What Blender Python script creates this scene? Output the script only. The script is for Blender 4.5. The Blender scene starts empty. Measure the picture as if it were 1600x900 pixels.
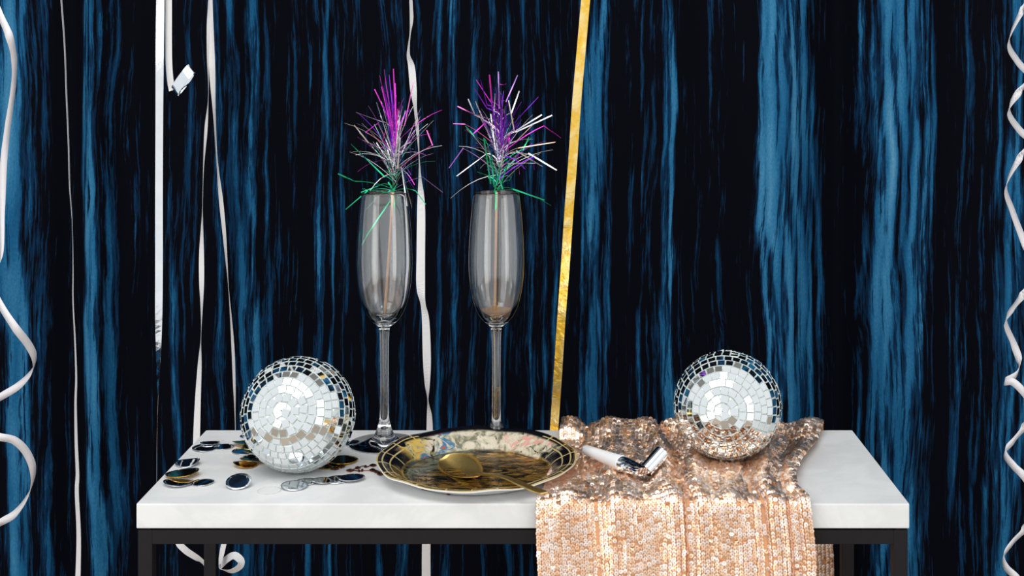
import bpy, bmesh, math, random
import numpy as np
from mathutils import Vector, Matrix, Quaternion

random.seed(7)
RNG = np.random.default_rng(11)
C = bpy.context.scene.collection
PI = math.pi

# ------------------------------------------------------------------ camera
T = 0.75            # height of the table top
H = 0.371           # camera height above it
F = 2120.0          # focal length in pixels of the 1600 px wide frame
PX, PY = 877.0, 87.0  # principal point (the lens is shifted down, verticals stay vertical)
CZ = T + H

cam_data = bpy.data.cameras.new('camera')
cam = bpy.data.objects.new('camera', cam_data)
C.objects.link(cam)
cam.location = (0, 0, CZ)
cam.rotation_euler = (PI / 2, 0, 0)
cam_data.sensor_fit = 'HORIZONTAL'
cam_data.sensor_width = 36.0
cam_data.lens = F * 36.0 / 1600.0
cam_data.shift_x = (800 - PX) / 1600.0
cam_data.shift_y = -(450 - PY) / 1600.0
cam_data.clip_start = 0.02
bpy.context.scene.camera = cam

# ------------------------------------------------------------------ world, lights, exposure
sc = bpy.context.scene
sc.view_settings.view_transform = 'Standard'
sc.view_settings.look = 'None'
sc.view_settings.gamma = 1.0
sc.view_settings.use_curve_mapping = False
sc.view_settings.exposure = 0.0
world = bpy.data.worlds.new('daylight')
sc.world = world
world.use_nodes = True
wb = world.node_tree.nodes['Background']
wb.inputs['Color'].default_value = (0.93, 0.97, 1.0, 1)
wb.inputs['Strength'].default_value = 0.98

def area(name, loc, target, sx, sy, power, col):
    d = bpy.data.lights.new(name, 'AREA')
    d.shape = 'RECTANGLE'; d.size = sx; d.size_y = sy; d.energy = power; d.color = col
    o = bpy.data.objects.new(name, d); C.objects.link(o)
    o.location = loc
    o.rotation_euler = (Vector(target) - Vector(loc)).to_track_quat('-Z', 'Y').to_euler()
    return o
area('strip_softbox_left', (-1.05, -0.15, 1.15), (0.0, 1.25, 0.95), 0.9, 1.8, 7.5, (1.0, 0.97, 0.94))
area('strip_softbox_right', (1.35, 0.05, 1.15), (0.0, 1.25, 0.95), 0.60, 1.8, 5.0, (1.0, 0.98, 0.96))
area('overhead_fill', (-0.3, 0.5, 2.3), (0.0, 1.25, 0.75), 1.5, 1.0, 16.5, (1.0, 0.98, 0.96))  # added fill from above to brighten the table top and cloth

# ------------------------------------------------------------------ helpers
def P(px, py, d):
    return Vector(((px - PX) * d / F, d, CZ - (py - PY) * d / F))
def on_table(px, py, z=0.0):
    d = F * (H - z) / (py - PY)
    return Vector(((px - PX) * d / F, d, T + z))

def mesh_obj(name, verts, faces, m, parent=None, smooth=False, kind=None):
    """verts are world points; a parented part keeps them relative to its parent's location"""
    o0 = Vector((0, 0, 0)) if parent is None else world_loc(parent)
    me = bpy.data.meshes.new(name)
    me.from_pydata([tuple(Vector(v) - o0) for v in verts], [], faces)
    me.update()
    if smooth:
        me.polygons.foreach_set('use_smooth', [True] * len(me.polygons))
    for mm in (m if isinstance(m, (list, tuple)) else [m]):
        me.materials.append(mm)
    o = bpy.data.objects.new(name, me)
    C.objects.link(o)
    if parent is not None:
        o.parent = parent
    if kind:
        o['kind'] = kind
    return o
def world_loc(o):
    v = Vector(o.location)
    while o.parent:
        o = o.parent; v = v + Vector(o.location)
    return v
def thing(name, loc, label, cat, group=None):
    o = bpy.data.objects.new(name, None)
    o.empty_display_size = 0.02
    C.objects.link(o); o.location = loc
    return tag(o, label, cat, group)
def tag(o, label, cat, group=None):
    o['label'] = label; o['category'] = cat
    if group: o['group'] = group
    return o
def recentre(o, p):
    """move the origin of a one-mesh thing to p"""
    p = Vector(p)
    o.data.transform(Matrix.Translation(-p)); o.location = p
    return o
def box_vf(lo, hi, b=0.0):
    bm = bmesh.new()
    bmesh.ops.create_cube(bm, size=1.0)
    for v in bm.verts:
        v.co = Vector([lo[i] + (v.co[i] + 0.5) * (hi[i] - lo[i]) for i in range(3)])
    if b:
        bmesh.ops.bevel(bm, geom=list(bm.edges), offset=b, segments=2, profile=0.7, affect='EDGES')
    bm.verts.index_update()
    vs = [v.co.copy() for v in bm.verts]; fs = [[v.index for v in f.verts] for f in bm.faces]
    bm.free()
    return vs, fs
def lathe_vf(prof, c, n=64, axis=None, close=False):
    """prof: (radius, height) pairs; the first and last may lie on the axis"""
    vs, fs = [], []
    q = Quaternion() if axis is None else Vector((0, 0, 1)).rotation_difference(Vector(axis))
    rows = []
    for r, z in prof:
        if r < 1e-6:
            vs.append(c + q @ Vector((0, 0, z))); rows.append([len(vs) - 1])
        else:
            row = []
            for k in range(n):
                a = 2 * PI * k / n
                vs.append(c + q @ Vector((r * math.cos(a), r * math.sin(a), z))); row.append(len(vs) - 1)
            rows.append(row)
    pairs = list(zip(rows[:-1], rows[1:]))
    if close: pairs.append((rows[-1], rows[0]))
    for A, B in pairs:
        for k in range(n):
            k2 = (k + 1) % n
            if len(A) == 1 and len(B) == 1: continue
            if len(A) == 1: fs.append([A[0], B[k2], B[k]][::-1])
            elif len(B) == 1: fs.append([A[k], A[k2], B[0]])
            else: fs.append([A[k], A[k2], B[k2], B[k]])
    return vs, fs
def catmull(pts, n):
    """pts: list of equal-length tuples -> n samples per span, interpolated"""
    p = np.array(pts, float)
    p = np.vstack([2 * p[0] - p[1], p, 2 * p[-1] - p[-2]])
    out = []
    for i in range(1, len(p) - 2):
        for k in range(n):
            t = k / n
            out.append(0.5 * ((2 * p[i]) + (-p[i-1] + p[i+1]) * t + (2*p[i-1] - 5*p[i] + 4*p[i+1] - p[i+2]) * t*t
                              + (-p[i-1] + 3*p[i] - 3*p[i+1] + p[i+2]) * t**3))
    out.append(p[-2])
    return np.array(out)
def band_vf(cen, wid, thick=0.00025):
    """closed thin band along points cen with half-width vectors wid"""
    vs, fs = [], []
    n = len(cen)
    for i in range(n):
        t = (cen[min(i+1, n-1)] - cen[max(i-1, 0)])
        nn = t.cross(wid[i]); nn = nn.normalized() * thick * 0.5 if nn.length > 1e-12 else Vector((0, thick*0.5, 0))
        for s, q in ((-1, -1), (1, -1), (1, 1), (-1, 1)):
            vs.append(cen[i] + wid[i] * s + nn * q)
    for i in range(n - 1):
        a, b = 4 * i, 4 * (i + 1)
        for k in range(4):
            k2 = (k + 1) % 4
            fs.append([a + k, a + k2, b + k2, b + k])
    fs.append([3, 2, 1, 0]); e = 4 * (n - 1); fs.append([e, e+1, e+2, e+3])
    return vs, fs
def tube_vf(pts, rad, n=8):
    vs, fs = [], []
    m = len(pts); up = Vector((0.31, 0.2, 0.93))
    for i in range(m):
        t = (pts[min(i+1, m-1)] - pts[max(i-1, 0)]).normalized()
        a = t.cross(up).normalized(); b = a.cross(t)
        r = rad[i] if isinstance(rad, (list, tuple)) else rad
        for k in range(n):
            w = 2 * PI * k / n
            vs.append(pts[i] + a * (r * math.cos(w)) + b * (r * math.sin(w)))
    for i in range(m - 1):
        for k in range(n):
            k2 = (k + 1) % n
            fs.append([i*n + k, i*n + k2, (i+1)*n + k2, (i+1)*n + k])
    fs.append(list(range(n))[::-1]); fs.append([(m-1)*n + k for k in range(n)])
    return vs, fs
def join_vf(parts):
    vs, fs = [], []
    for v, f in parts:
        o = len(vs); vs += list(v); fs += [[i + o for i in q] for q in f]
    return vs, fs

# ------------------------------------------------------------------ materials
class NT:
    def __init__(self, name):
        self.m = bpy.data.materials.new(name); self.m.use_nodes = True
        self.t = self.m.node_tree; self.b = self.t.nodes['Principled BSDF']
    def n(self, kind, **kw):
        o = self.t.nodes.new(kind)
        for k, v in kw.items(): setattr(o, k, v)
        return o
    def l(self, a, b): self.t.links.new(a, b)
    def set(self, sock, v):
        if hasattr(v, 'is_linked') or isinstance(v, bpy.types.NodeSocket): self.l(v, sock)
        else: sock.default_value = v
    def math(self, op, a, b=0.0, c=0.0, clamp=False):
        o = self.n('ShaderNodeMath', operation=op, use_clamp=clamp)
        self.set(o.inputs[0], a); self.set(o.inputs[1], b)
        if op in ('MULTIPLY_ADD', 'SMOOTH_MIN', 'SMOOTH_MAX', 'COMPARE'): self.set(o.inputs[2], c)
        return o.outputs[0]
    def xyz(self, x, y, z):
        o = self.n('ShaderNodeCombineXYZ')
        for i, v in enumerate((x, y, z)): self.set(o.inputs[i], v)
        return o.outputs[0]
    def sep(self, v):
        o = self.n('ShaderNodeSeparateXYZ'); self.l(v, o.inputs[0]); return o.outputs
    def noise(self, v, scale, detail=4, rough=0.6, dist=0.0):
        o = self.n('ShaderNodeTexNoise')
        if v is not None: self.l(v, o.inputs['Vector'])
        o.inputs['Scale'].default_value = scale; o.inputs['Detail'].default_value = detail
        o.inputs['Roughness'].default_value = rough; o.inputs['Distortion'].default_value = dist
        return o.outputs['Fac']
    def ramp(self, f, stops, interp='LINEAR'):
        o = self.n('ShaderNodeValToRGB'); cr = o.color_ramp; cr.interpolation = interp
        while len(cr.elements) < len(stops): cr.elements.new(0.5)
        for e, (p, c) in zip(cr.elements, stops):
            e.position = p; e.color = (*c, 1) if len(c) == 3 else c
        self.l(f, o.inputs[0]); return o.outputs[0]
    def mix(self, f, a, b):
        o = self.n('ShaderNodeMix', data_type='RGBA')
        self.set(o.inputs[0], f)
        for s, v in ((o.inputs[6], a), (o.inputs[7], b)):
            self.set(s, (*v, 1) if isinstance(v, tuple) and len(v) == 3 else v)
        return o.outputs[2]
    def mapr(self, v, a, b, c=0.0, d=1.0, smooth=True):
        o = self.n('ShaderNodeMapRange', interpolation_type='SMOOTHSTEP' if smooth else 'LINEAR')
        self.set(o.inputs[0], v)
        for i, q in enumerate((a, b, c, d)): o.inputs[i + 1].default_value = q
        return o.outputs[0]
    def obj(self): return self.n('ShaderNodeTexCoord').outputs['Object']
    def bump(self, h, strength=0.3, dist=0.001):
        o = self.n('ShaderNodeBump'); o.inputs['Strength'].default_value = strength; o.inputs['Distance'].default_value = dist
        self.l(h, o.inputs['Height']); self.l(o.outputs[0], self.b.inputs['Normal'])
    def __setitem__(self, k, v): self.set(self.b.inputs[k], (*v, 1) if isinstance(v, tuple) and len(v) == 3 else v)

def simple(name, col, rough=0.5, metal=0.0, vary=0.06, scale=60.0, bump=0.0, **kw):
    s = NT(name)
    nz = s.noise(s.obj(), scale, 4, 0.6)
    a = tuple(max(0, c * (1 - vary)) for c in col); b = tuple(min(1, c * (1 + vary)) for c in col)
    s['Base Color'] = s.mix(nz, a, b)
    s['Roughness'] = rough; s['Metallic'] = metal
    for k, v in kw.items(): s[k.replace('_', ' ')] = v
    if bump: s.bump(nz, bump)
    return s.m

# curtain cloth: dyed dark blue with streaks like wood grain; 'dye' holds where the pale dye sits
def curtain_material():
    s = NT('blue_streaked_cloth')
    x, y, z = s.sep(s.obj())
    dye = s.n('ShaderNodeAttribute', attribute_name='dye').outputs['Fac']
    mul = lambda a, b: s.math('MULTIPLY', a, b)
    cen = lambda a, k: s.math('MULTIPLY', s.math('SUBTRACT', a, 0.5), k)
    wv = s.noise(s.xyz(mul(x, 7.0), 0.0, mul(z, 3.0)), 1.0, 2, 0.5)
    wv2 = s.noise(s.xyz(mul(x, 40.0), 3.0, mul(z, 9.0)), 1.0, 4, 0.62)
    xw = s.math('ADD', x, s.math('ADD', cen(wv, 0.035), cen(wv2, 0.012)))
    g1 = s.noise(s.xyz(mul(xw, 85.0), 0.0, mul(z, 2.6)), 1.0, 6, 0.66)
    g2 = s.noise(s.xyz(mul(xw, 260.0), 5.0, mul(z, 7.0)), 1.0, 5, 0.66)
    g3 = s.noise(s.xyz(mul(xw, 150.0), 9.0, mul(z, 22.0)), 1.0, 5, 0.70)
    v = s.math('ADD', mul(dye, 0.65), cen(g1, 1.35))
    v = s.math('ADD', v, cen(g2, 1.25))
    v = s.math('ADD', v, cen(g3, 0.55))
    tone = s.noise(s.xyz(mul(xw, 40.0), 2.0, mul(z, 3.0)), 1.0, 4, 0.6)
    fleck = s.noise(s.xyz(mul(xw, 600.0), 1.0, mul(z, 250.0)), 1.0, 3, 0.7)
    paleness = s.math('ADD', s.math('ADD', cen(tone, 1.3), cen(fleck, 0.6)), s.math('ADD', mul(dye, 0.72), -0.06))  # how pale the dye is within a streak
    pale = s.ramp(paleness, [(0.0, (0.0045, 0.040, 0.098)), (0.36, (0.010, 0.088, 0.195)), (0.66, (0.032, 0.155, 0.285)), (0.95, (0.090, 0.230, 0.36))])
    faint = s.mix(s.mapr(v, 0.10, 0.27), (0.0016, 0.0019, 0.0042), (0.0030, 0.021, 0.056))
    col = s.mix(s.mapr(v, 0.28, 0.42), faint, pale)
    s['Base Color'] = col
    s['Roughness'] = 0.85
    s['Specular IOR Level'] = 0.04
    weave = s.noise(s.xyz(s.math('MULTIPLY', x, 900.0), 0.0, s.math('MULTIPLY', z, 900.0)), 1.0, 2, 0.5)
    s.bump(weave, 0.15, 0.0005)
    return s.m
M_CURTAIN = curtain_material()

def marble_material():
    s = NT('white_marble')
    o = s.obj()
    n1 = s.noise(o, 9.0, 6, 0.62, 1.2)
    n2 = s.noise(o, 300.0, 3, 0.6)
    vein = s.mapr(s.math('ABSOLUTE', s.math('SUBTRACT', n1, 0.5)), 0.0, 0.12, 1.0, 0.0)
    c = s.mix(s.math('MULTIPLY', vein, 0.40), (0.74, 0.745, 0.735), (0.58, 0.59, 0.59))
    c = s.mix(s.math('MULTIPLY', n2, 0.15), c, (0.62, 0.62, 0.62))
    s['Base Color'] = c
    s['Roughness'] = s.mapr(n2, 0.2, 0.8, 0.36, 0.48)
    s['Specular IOR Level'] = 0.35
    return s.m
M_MARBLE = marble_material()
M_FRAME = simple('dark_powder_coat', (0.006, 0.005, 0.006), 0.6, 0.0, 0.2, 200.0, 0.05, Specular_IOR_Level=0.25)
M_WHITE_RIBBON = simple('white_ribbon', (0.70, 0.69, 0.69), 0.38, 0.0, 0.03, 90.0)
M_PALE_RIBBON = simple('pale_silk_ribbon', (0.68, 0.66, 0.68), 0.45, 0.0, 0.03, 90.0)
def foil_material(name, c1, c2, rough, crinkle, scale=60.0, dist=0.0006):
    s = NT(name)
    n = s.noise(s.obj(), scale, 3, 0.55, 0.4)
    s['Base Color'] = s.mix(s.mapr(n, 0.35, 0.65), c1, c2)
    s['Metallic'] = 1.0; s['Roughness'] = rough
    if crinkle: s.bump(n, crinkle, dist)
    return s.m
M_SILVER_FOIL = foil_material('silver_foil', (0.86, 0.86, 0.86), (0.80, 0.81, 0.83), 0.09, 0.25, 70.0, 0.0006)
M_SILVER_SMOOTH = foil_material('smooth_silver_foil', (0.80, 0.83, 0.86), (0.76, 0.79, 0.83), 0.05, 0.0)
M_GOLD_SMOOTH = foil_material('smooth_gold_foil', (0.86, 0.55, 0.13), (0.80, 0.50, 0.12), 0.05, 0.0)
M_GOLD_FOIL = foil_material('crinkled_gold_foil', (0.92, 0.54, 0.06), (0.97, 0.74, 0.30), 0.30, 0.9, 55.0, 0.002)
M_COPPER = foil_material('copper_foil', (0.22, 0.08, 0.045), (0.14, 0.05, 0.03), 0.22, 0.0)
M_SPOON = foil_material('brushed_gold', (0.72, 0.50, 0.17), (0.66, 0.45, 0.14), 0.36, 0.05, 300.0)
M_TIN = {
    'magenta': foil_material('magenta_foil', (0.80, 0.06, 0.62), (0.70, 0.05, 0.60), 0.22, 0.0),
    'pink': foil_material('pink_foil', (0.88, 0.22, 0.62), (0.80, 0.16, 0.60), 0.22, 0.0),
    'purple': foil_material('purple_foil', (0.28, 0.03, 0.68), (0.22, 0.03, 0.55), 0.22, 0.0),
    'lilac': foil_material('lilac_foil', (0.62, 0.32, 0.86), (0.55, 0.26, 0.8), 0.22, 0.0),
    'silver': foil_material('tinsel_silver', (0.90, 0.88, 0.90), (0.84, 0.82, 0.86), 0.22, 0.0),
    'green': foil_material('green_foil', (0.03, 0.50, 0.22), (0.05, 0.62, 0.32), 0.22, 0.0),
    'copper': foil_material('tinsel_copper', (0.80, 0.50, 0.35), (0.85, 0.55, 0.4), 0.22, 0.0),
}
M_PEACH = simple('peach_translucent', (0.80, 0.52, 0.36), 0.25, 0.0, 0.05, 60.0, Alpha=0.6)
M_STICK = simple('pale_wood', (0.66, 0.40, 0.26), 0.6, 0.0, 0.12, 200.0)
def glass_material():
    s = NT('clear_glass')
    s['Base Color'] = (0.985, 0.99, 0.99)
    s['Roughness'] = 0.0; s['IOR'] = 1.7
    s['Transmission Weight'] = 1.0
    return s.m
M_GLASS = glass_material()
M_MIRROR = foil_material('mirror_tile', (0.84, 0.86, 0.86), (0.80, 0.82, 0.82), 0.025, 0.0)
M_TILE_EDGE = simple('cut_glass_edge', (0.62, 0.68, 0.66), 0.35, 0.0, 0.05)
M_GROUT = simple('silver_white_backing', (0.82, 0.85, 0.84), 0.5, 0.0, 0.06, 150.0)
M_PLASTIC = simple('white_card', (0.82, 0.82, 0.82), 0.42, 0.0, 0.02, 300.0)
M_SEQUIN = foil_material('rose_gold_sequin', (0.94, 0.57, 0.36), (0.95, 0.66, 0.47), 0.34, 0.0, 120.0)
M_SEQUIN_B = foil_material('bright_sequin', (0.98, 0.84, 0.75), (0.97, 0.76, 0.64), 0.40, 0.0, 120.0)
M_BACKING = simple('tan_mesh_fabric', (0.66, 0.33, 0.16), 0.8, 0.0, 0.2, 500.0, 0.2)
M_FLOOR = simple('worn_oak', (0.46, 0.36, 0.27), 0.5, 0.0, 0.15, 14.0)
M_PAINT = simple('white_paint', (0.55, 0.55, 0.54), 0.8, 0.0, 0.02, 20.0)

def plate_material():
    s = NT('printed_gold_plate')
    x, y, z = s.sep(s.obj())
    r = s.math('SQRT', s.math('ADD', s.math('MULTIPLY', x, x), s.math('MULTIPLY', y, y)))
    th = s.math('ARCTAN2', y, x)
    o = s.obj()
    nz = s.noise(o, 38.0, 4, 0.6, 0.8)
    nb = s.noise(o, 16.0, 2, 0.5)
    # golden grid on the rim: rays and two rings
    wob = s.math('MULTIPLY', s.math('SUBTRACT', nb, 0.5), 0.34)
    saw = s.math('FRACT', s.math('MULTIPLY', s.math('ADD', th, wob), 22 / (2 * PI)))
    ray = s.math('LESS_THAN', s.math('ABSOLUTE', s.math('SUBTRACT', saw, 0.5)), 0.034)
    r1 = s.math('LESS_THAN', s.math('ABSOLUTE', s.math('SUBTRACT', r, 0.0835)), 0.0006)
    r2 = s.math('LESS_THAN', s.math('ABSOLUTE', s.math('SUBTRACT', s.math('ADD', r, s.math('MULTIPLY', wob, 0.012)), 0.0765)), 0.0006)
    edge = s.math('GREATER_THAN', r, 0.0873)
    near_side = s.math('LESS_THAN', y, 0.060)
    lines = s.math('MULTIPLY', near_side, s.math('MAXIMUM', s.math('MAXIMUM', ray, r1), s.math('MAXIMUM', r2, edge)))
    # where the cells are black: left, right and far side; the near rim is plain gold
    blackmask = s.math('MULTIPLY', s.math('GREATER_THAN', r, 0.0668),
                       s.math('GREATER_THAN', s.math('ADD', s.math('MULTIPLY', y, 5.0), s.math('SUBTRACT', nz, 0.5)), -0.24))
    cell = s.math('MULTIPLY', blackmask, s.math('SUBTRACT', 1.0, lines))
    # paint smears on the far wall of the plate
    far = s.math('MULTIPLY', s.mapr(y, 0.022, 0.040), s.math('MULTIPLY', s.mapr(r, 0.060, 0.066), s.mapr(s.math('ADD', r, s.math('MULTIPLY', nz, 0.01)), 0.089, 0.086)))
    pn = s.noise(o, 75.0, 3, 0.6, 1.5)
    pn2 = s.noise(s.xyz(s.math('ADD', x, 0.3), y, z), 60.0, 3, 0.6, 1.0)
    smear = s.ramp(pn, [(0.0, (0.05, 0.06, 0.05)), (0.38, (0.16, 0.15, 0.09)), (0.48, (0.50, 0.45, 0.32)), (0.58, (0.62, 0.56, 0.44)), (0.66, (0.56, 0.42, 0.33)), (0.75, (0.22, 0.22, 0.17)), (1.0, (0.3, 0.3, 0.25))])
    left = s.mapr(x, -0.012, -0.022)
    smear = s.mix(s.math('MULTIPLY', left, s.mapr(pn2, 0.48, 0.58)), smear, (0.02, 0.15, 0.28))
    smear = s.mix(s.math('MULTIPLY', left, s.mapr(pn2, 0.59, 0.63)), smear, (0.55, 0.05, 0.02))
    smear = s.mix(s.math('MULTIPLY', s.mapr(x, -0.046, -0.055), s.mapr(pn, 0.40, 0.55)), smear, (0.55, 0.38, 0.08))
    smear = s.mix(s.math('MULTIPLY', s.mapr(x, 0.015, 0.03), s.mapr(pn2, 0.56, 0.6)), smear, (0.62, 0.30, 0.24))
    # the well: gold, its dark swirling reflections painted into the colour
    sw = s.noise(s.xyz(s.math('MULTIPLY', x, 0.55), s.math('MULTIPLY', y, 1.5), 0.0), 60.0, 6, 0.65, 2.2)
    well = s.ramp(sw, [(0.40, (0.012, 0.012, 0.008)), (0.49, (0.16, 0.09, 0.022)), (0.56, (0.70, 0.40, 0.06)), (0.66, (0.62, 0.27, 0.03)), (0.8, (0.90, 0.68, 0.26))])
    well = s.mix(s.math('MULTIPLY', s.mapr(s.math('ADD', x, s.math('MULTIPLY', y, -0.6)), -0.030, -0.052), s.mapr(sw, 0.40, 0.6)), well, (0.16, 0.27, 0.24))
    gold = s.mix(nz, (0.55, 0.36, 0.08), (0.88, 0.68, 0.30))
    inwell = s.mapr(r, 0.0655, 0.0645)
    col = s.mix(inwell, gold, well)
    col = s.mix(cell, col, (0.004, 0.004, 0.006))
    col = s.mix(s.math('MULTIPLY', lines, s.math('GREATER_THAN', r, 0.0668)), col, (0.62, 0.48, 0.22))
    painted = s.math('MULTIPLY', far, s.mapr(s.math('ADD', pn2, s.math('MULTIPLY', s.math('ABSOLUTE', x), -2.2)), 0.27, 0.33))
    painted = s.math('MULTIPLY', painted, s.mapr(r, 0.0822, 0.0790))
    col = s.mix(painted, col, smear)
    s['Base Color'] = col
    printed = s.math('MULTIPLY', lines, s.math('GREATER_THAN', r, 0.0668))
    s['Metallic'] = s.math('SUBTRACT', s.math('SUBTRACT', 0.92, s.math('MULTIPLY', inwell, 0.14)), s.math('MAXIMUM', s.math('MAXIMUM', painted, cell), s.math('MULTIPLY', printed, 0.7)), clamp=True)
    s['Roughness'] = s.math('ADD', 0.17, s.math('MULTIPLY', painted, 0.3))
    s.bump(s.noise(o, 45.0, 4, 0.6, 1.0), 0.35, 0.002)
    return s.m
M_PLATE = plate_material()

# ------------------------------------------------------------------ setting
def struct(name, lo, hi, m):
    v, f = box_vf(lo, hi)
    o = mesh_obj(name, v, f, m, kind='structure')
    return recentre(o, (Vector(lo) + Vector(hi)) / 2)
CEIL = 2.4
struct('floor', (-2.6, -1.6, -0.05), (2.6, 1.95, 0.0), M_FLOOR)
struct('ceiling', (-2.6, 1.28, CEIL), (2.6, 1.95, CEIL + 0.05), M_PAINT)
struct('wall_back', (-2.6, 1.85, 0.0), (2.6, 1.95, CEIL), M_PAINT)

# curtain -----------------------------------------------------------
YC = 1.62
def build_curtain():
    # pale dye streaks: pixel x at y = 0, 450, 900, width in pixels, strength
    S = [(8, 18, 30, 22, .95), (30, 34, 50, 14, .75), (52, 55, 75, 12, .45), (66, 70, 85, 6, .3),
         (135, 139, 150, 9, 1.0), (146, 152, 158, 10, .8), (160, 172, 175, 12, .55), (182, 215, 190, 5, .45), (215, 232, 200, 4, .4),
         (262, 272, 280, 7, .55), (300, 303, 292, 4, .35), (345, 350, 345, 7, .5), (368, 380, 372, 10, .62), (395, 394, 385, 9, .75),
         (414, 414, 410, 5, .45), (452, 455, 460, 4, .3), (488, 489, 480, 7, .5), (510, 512, 515, 6, .6), (530, 533, 525, 4, .45),
         (560, 566, 570, 4, .3), (600, 598, 590, 6, .42), (622, 625, 630, 5, .35), (655, 660, 640, 5, .3), (683, 690, 680, 7, .42), (703, 710, 704, 9, .55),
         (735, 738, 730, 5, .38), (765, 770, 762, 5, .35), (790, 793, 800, 4, .36), (808, 812, 816, 4, .33), (830, 835, 830, 6, .46), (850, 853, 850, 5, .4), (868, 870, 862, 5, .36),
         (908, 915, 905, 7, .55), (928, 925, 925, 10, .72), (942, 935, 936, 8, .75), (957, 953, 950, 5, .55), (985, 988, 990, 3, .3),
         (1010, 1003, 1000, 4, .34), (1024, 1016, 1020, 4, .34), (1053, 1050, 1040, 7, .85), (1046, 1040, 1034, 8, .6),
         (1115, 1112, 1120, 4, .33), (1128, 1128, 1123, 4, .28), (1152, 1160, 1180, 4, .25),
         (1192, 1188, 1208, 7, .85), (1203, 1205, 1220, 12, .95), (1222, 1224, 1238, 12, .85), (1240, 1246, 1256, 12, .95), (1256, 1262, 1276, 9, .85), (1272, 1278, 1296, 6, .5),
         (1349, 1345, 1350, 6, .6), (1366, 1368, 1360, 10, .8), (1386, 1380, 1376, 12, 1.0), (1402, 1398, 1396, 9, .8), (1420, 1414, 1416, 13, .88), (1436, 1434, 1432, 10, .72), (1450, 1446, 1446, 5, .45),
         (1492, 1488, 1480, 4, .30), (1510, 1502, 1492, 5, .34), (1520, 1516, 1510, 4, .28), (1545, 1535, 1525, 5, .32), (1566, 1560, 1545, 7, .42), (1580, 1576, 1558, 9, .7), (1594, 1590, 1568, 9, .75), (1610, 1608, 1590, 10, .6)]
    k = YC / F
    xs = np.arange(-2.2, 2.2001, 0.0028)
    zs = np.concatenate([np.arange(0.02, 0.44, 0.06), np.arange(0.44, 1.25, 0.02), np.arange(1.25, CEIL, 0.06), [CEIL]])
    X, Z = np.meshgrid(xs, zs)
    px = X / k + PX
    py = np.clip((CZ - Z) / k + PY, -100, 1000)
    dye = np.zeros_like(X)
    rr = np.random.default_rng(21)
    ph = rr.uniform(0, 6.28, 12)
    wob = (4.0 * np.sin(py / 190 + px / 130 + ph[0]) + 3.0 * np.sin(py / 83 + px / 61 + ph[1]) + 2.0 * np.sin(py / 41 + px / 37 + ph[2]) + 1.2 * np.sin(py / 19 + px / 23 + ph[3]))
    pxs = px
    px = px + wob
    for a, b, c, w, s in S:
        t = py / 450.0
        q = rr.uniform(0, 6.28, 4)
        s = s * (0.86 + 0.16 * np.sin(py / rr.uniform(90, 160) + q[0]) + 0.12 * np.sin(py / rr.uniform(30, 60) + q[1]))
        w = w * (0.92 + 0.22 * np.sin(py / rr.uniform(60, 140) + q[2]) + 0.12 * np.sin(py / rr.uniform(20, 45) + q[3]))
        cx = np.where(t < 1, a + (b - a) * t, b + (c - b) * (t - 1))
        dye = np.maximum(dye, s * np.exp(-np.abs((px - cx) / (w * 1.02)) ** 1.8))
    # the pattern repeats in kind on either side of the view
    r = np.random.default_rng(3)
    for _ in range(150):
        cx = r.choice([r.uniform(-2100, -30), r.uniform(1630, 3650)])
        dye = np.maximum(dye, r.uniform(.3, .95) * np.exp(-((px - cx - r.uniform(-.03, .03) * (py - 450)) / r.uniform(5, 24)) ** 2))
    # named dark gaps stay dark
    for a, b in ((84, 128), (195, 240), (962, 984), (1068, 1106), (1136, 1172), (1308, 1338), (1458, 1482)):
        m = 1 / (1 + np.exp(-(px - a) / 4)) * (1 / (1 + np.exp((px - b) / 4)))
        dye = dye * (1 - m) - 0.10 * m
    px = pxs
    # folds of the hanging cloth
    fold = (0.010 * np.sin(X * 21 + 0.6 + 0.5 * np.sin(Z * 1.3)) + 0.008 * np.sin(X * 38 + 1.7 + 0.4 * np.sin(Z * 2.1 + 1)) + 0.003 * np.sin(X * 83 + 0.4))
    def ridge(pxc, w, amp):
        return amp * np.exp(-((px - pxc) / w) ** 2)
    fold = fold - ridge(150, 22, .014) + ridge(105, 25, .016) - ridge(1215, 40, .014) + ridge(1320, 22, .014) - ridge(1395, 40, .012) + ridge(1130, 40, .012) - ridge(20, 30, .01) + ridge(1500, 50, .01)
    Y = YC + fold
    ny, nx = X.shape
    co = np.stack([X, Y, Z], -1).reshape(-1, 3)
    idx = np.arange(nx * ny).reshape(ny, nx)
    quads = np.stack([idx[:-1, :-1], idx[:-1, 1:], idx[1:, 1:], idx[1:, :-1]], -1).reshape(-1, 4)
    o = mesh_np('curtain', co, quads, [M_CURTAIN], smooth=True)
    at = o.data.attributes.new('dye', 'FLOAT', 'POINT')
    at.data.foreach_set('value', dye.reshape(-1).astype(np.float32))
    tag(o, 'dark blue curtain with pale blue streaks like wood grain hanging behind the table', 'curtain')
    return o
def mesh_np(name, co, quads, mats, smooth=False, midx=None):
    me = bpy.data.meshes.new(name)
    k = quads.shape[1]
    me.vertices.add(len(co)); me.vertices.foreach_set('co', np.ascontiguousarray(co, np.float32).reshape(-1))
    me.loops.add(len(quads) * k); me.loops.foreach_set('vertex_index', np.ascontiguousarray(quads, np.int32).reshape(-1))
    me.polygons.add(len(quads))
    me.polygons.foreach_set('loop_start', np.arange(0, len(quads) * k, k, dtype=np.int32))
    if midx is not None: me.polygons.foreach_set('material_index', np.ascontiguousarray(midx, np.int32))
    if smooth: me.polygons.foreach_set('use_smooth', np.ones(len(quads), bool))
    me.update(calc_edges=True); me.validate()
    for m in mats: me.materials.append(m)
    o = bpy.data.objects.new(name, me); C.objects.link(o)
    return o
build_curtain()

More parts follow.
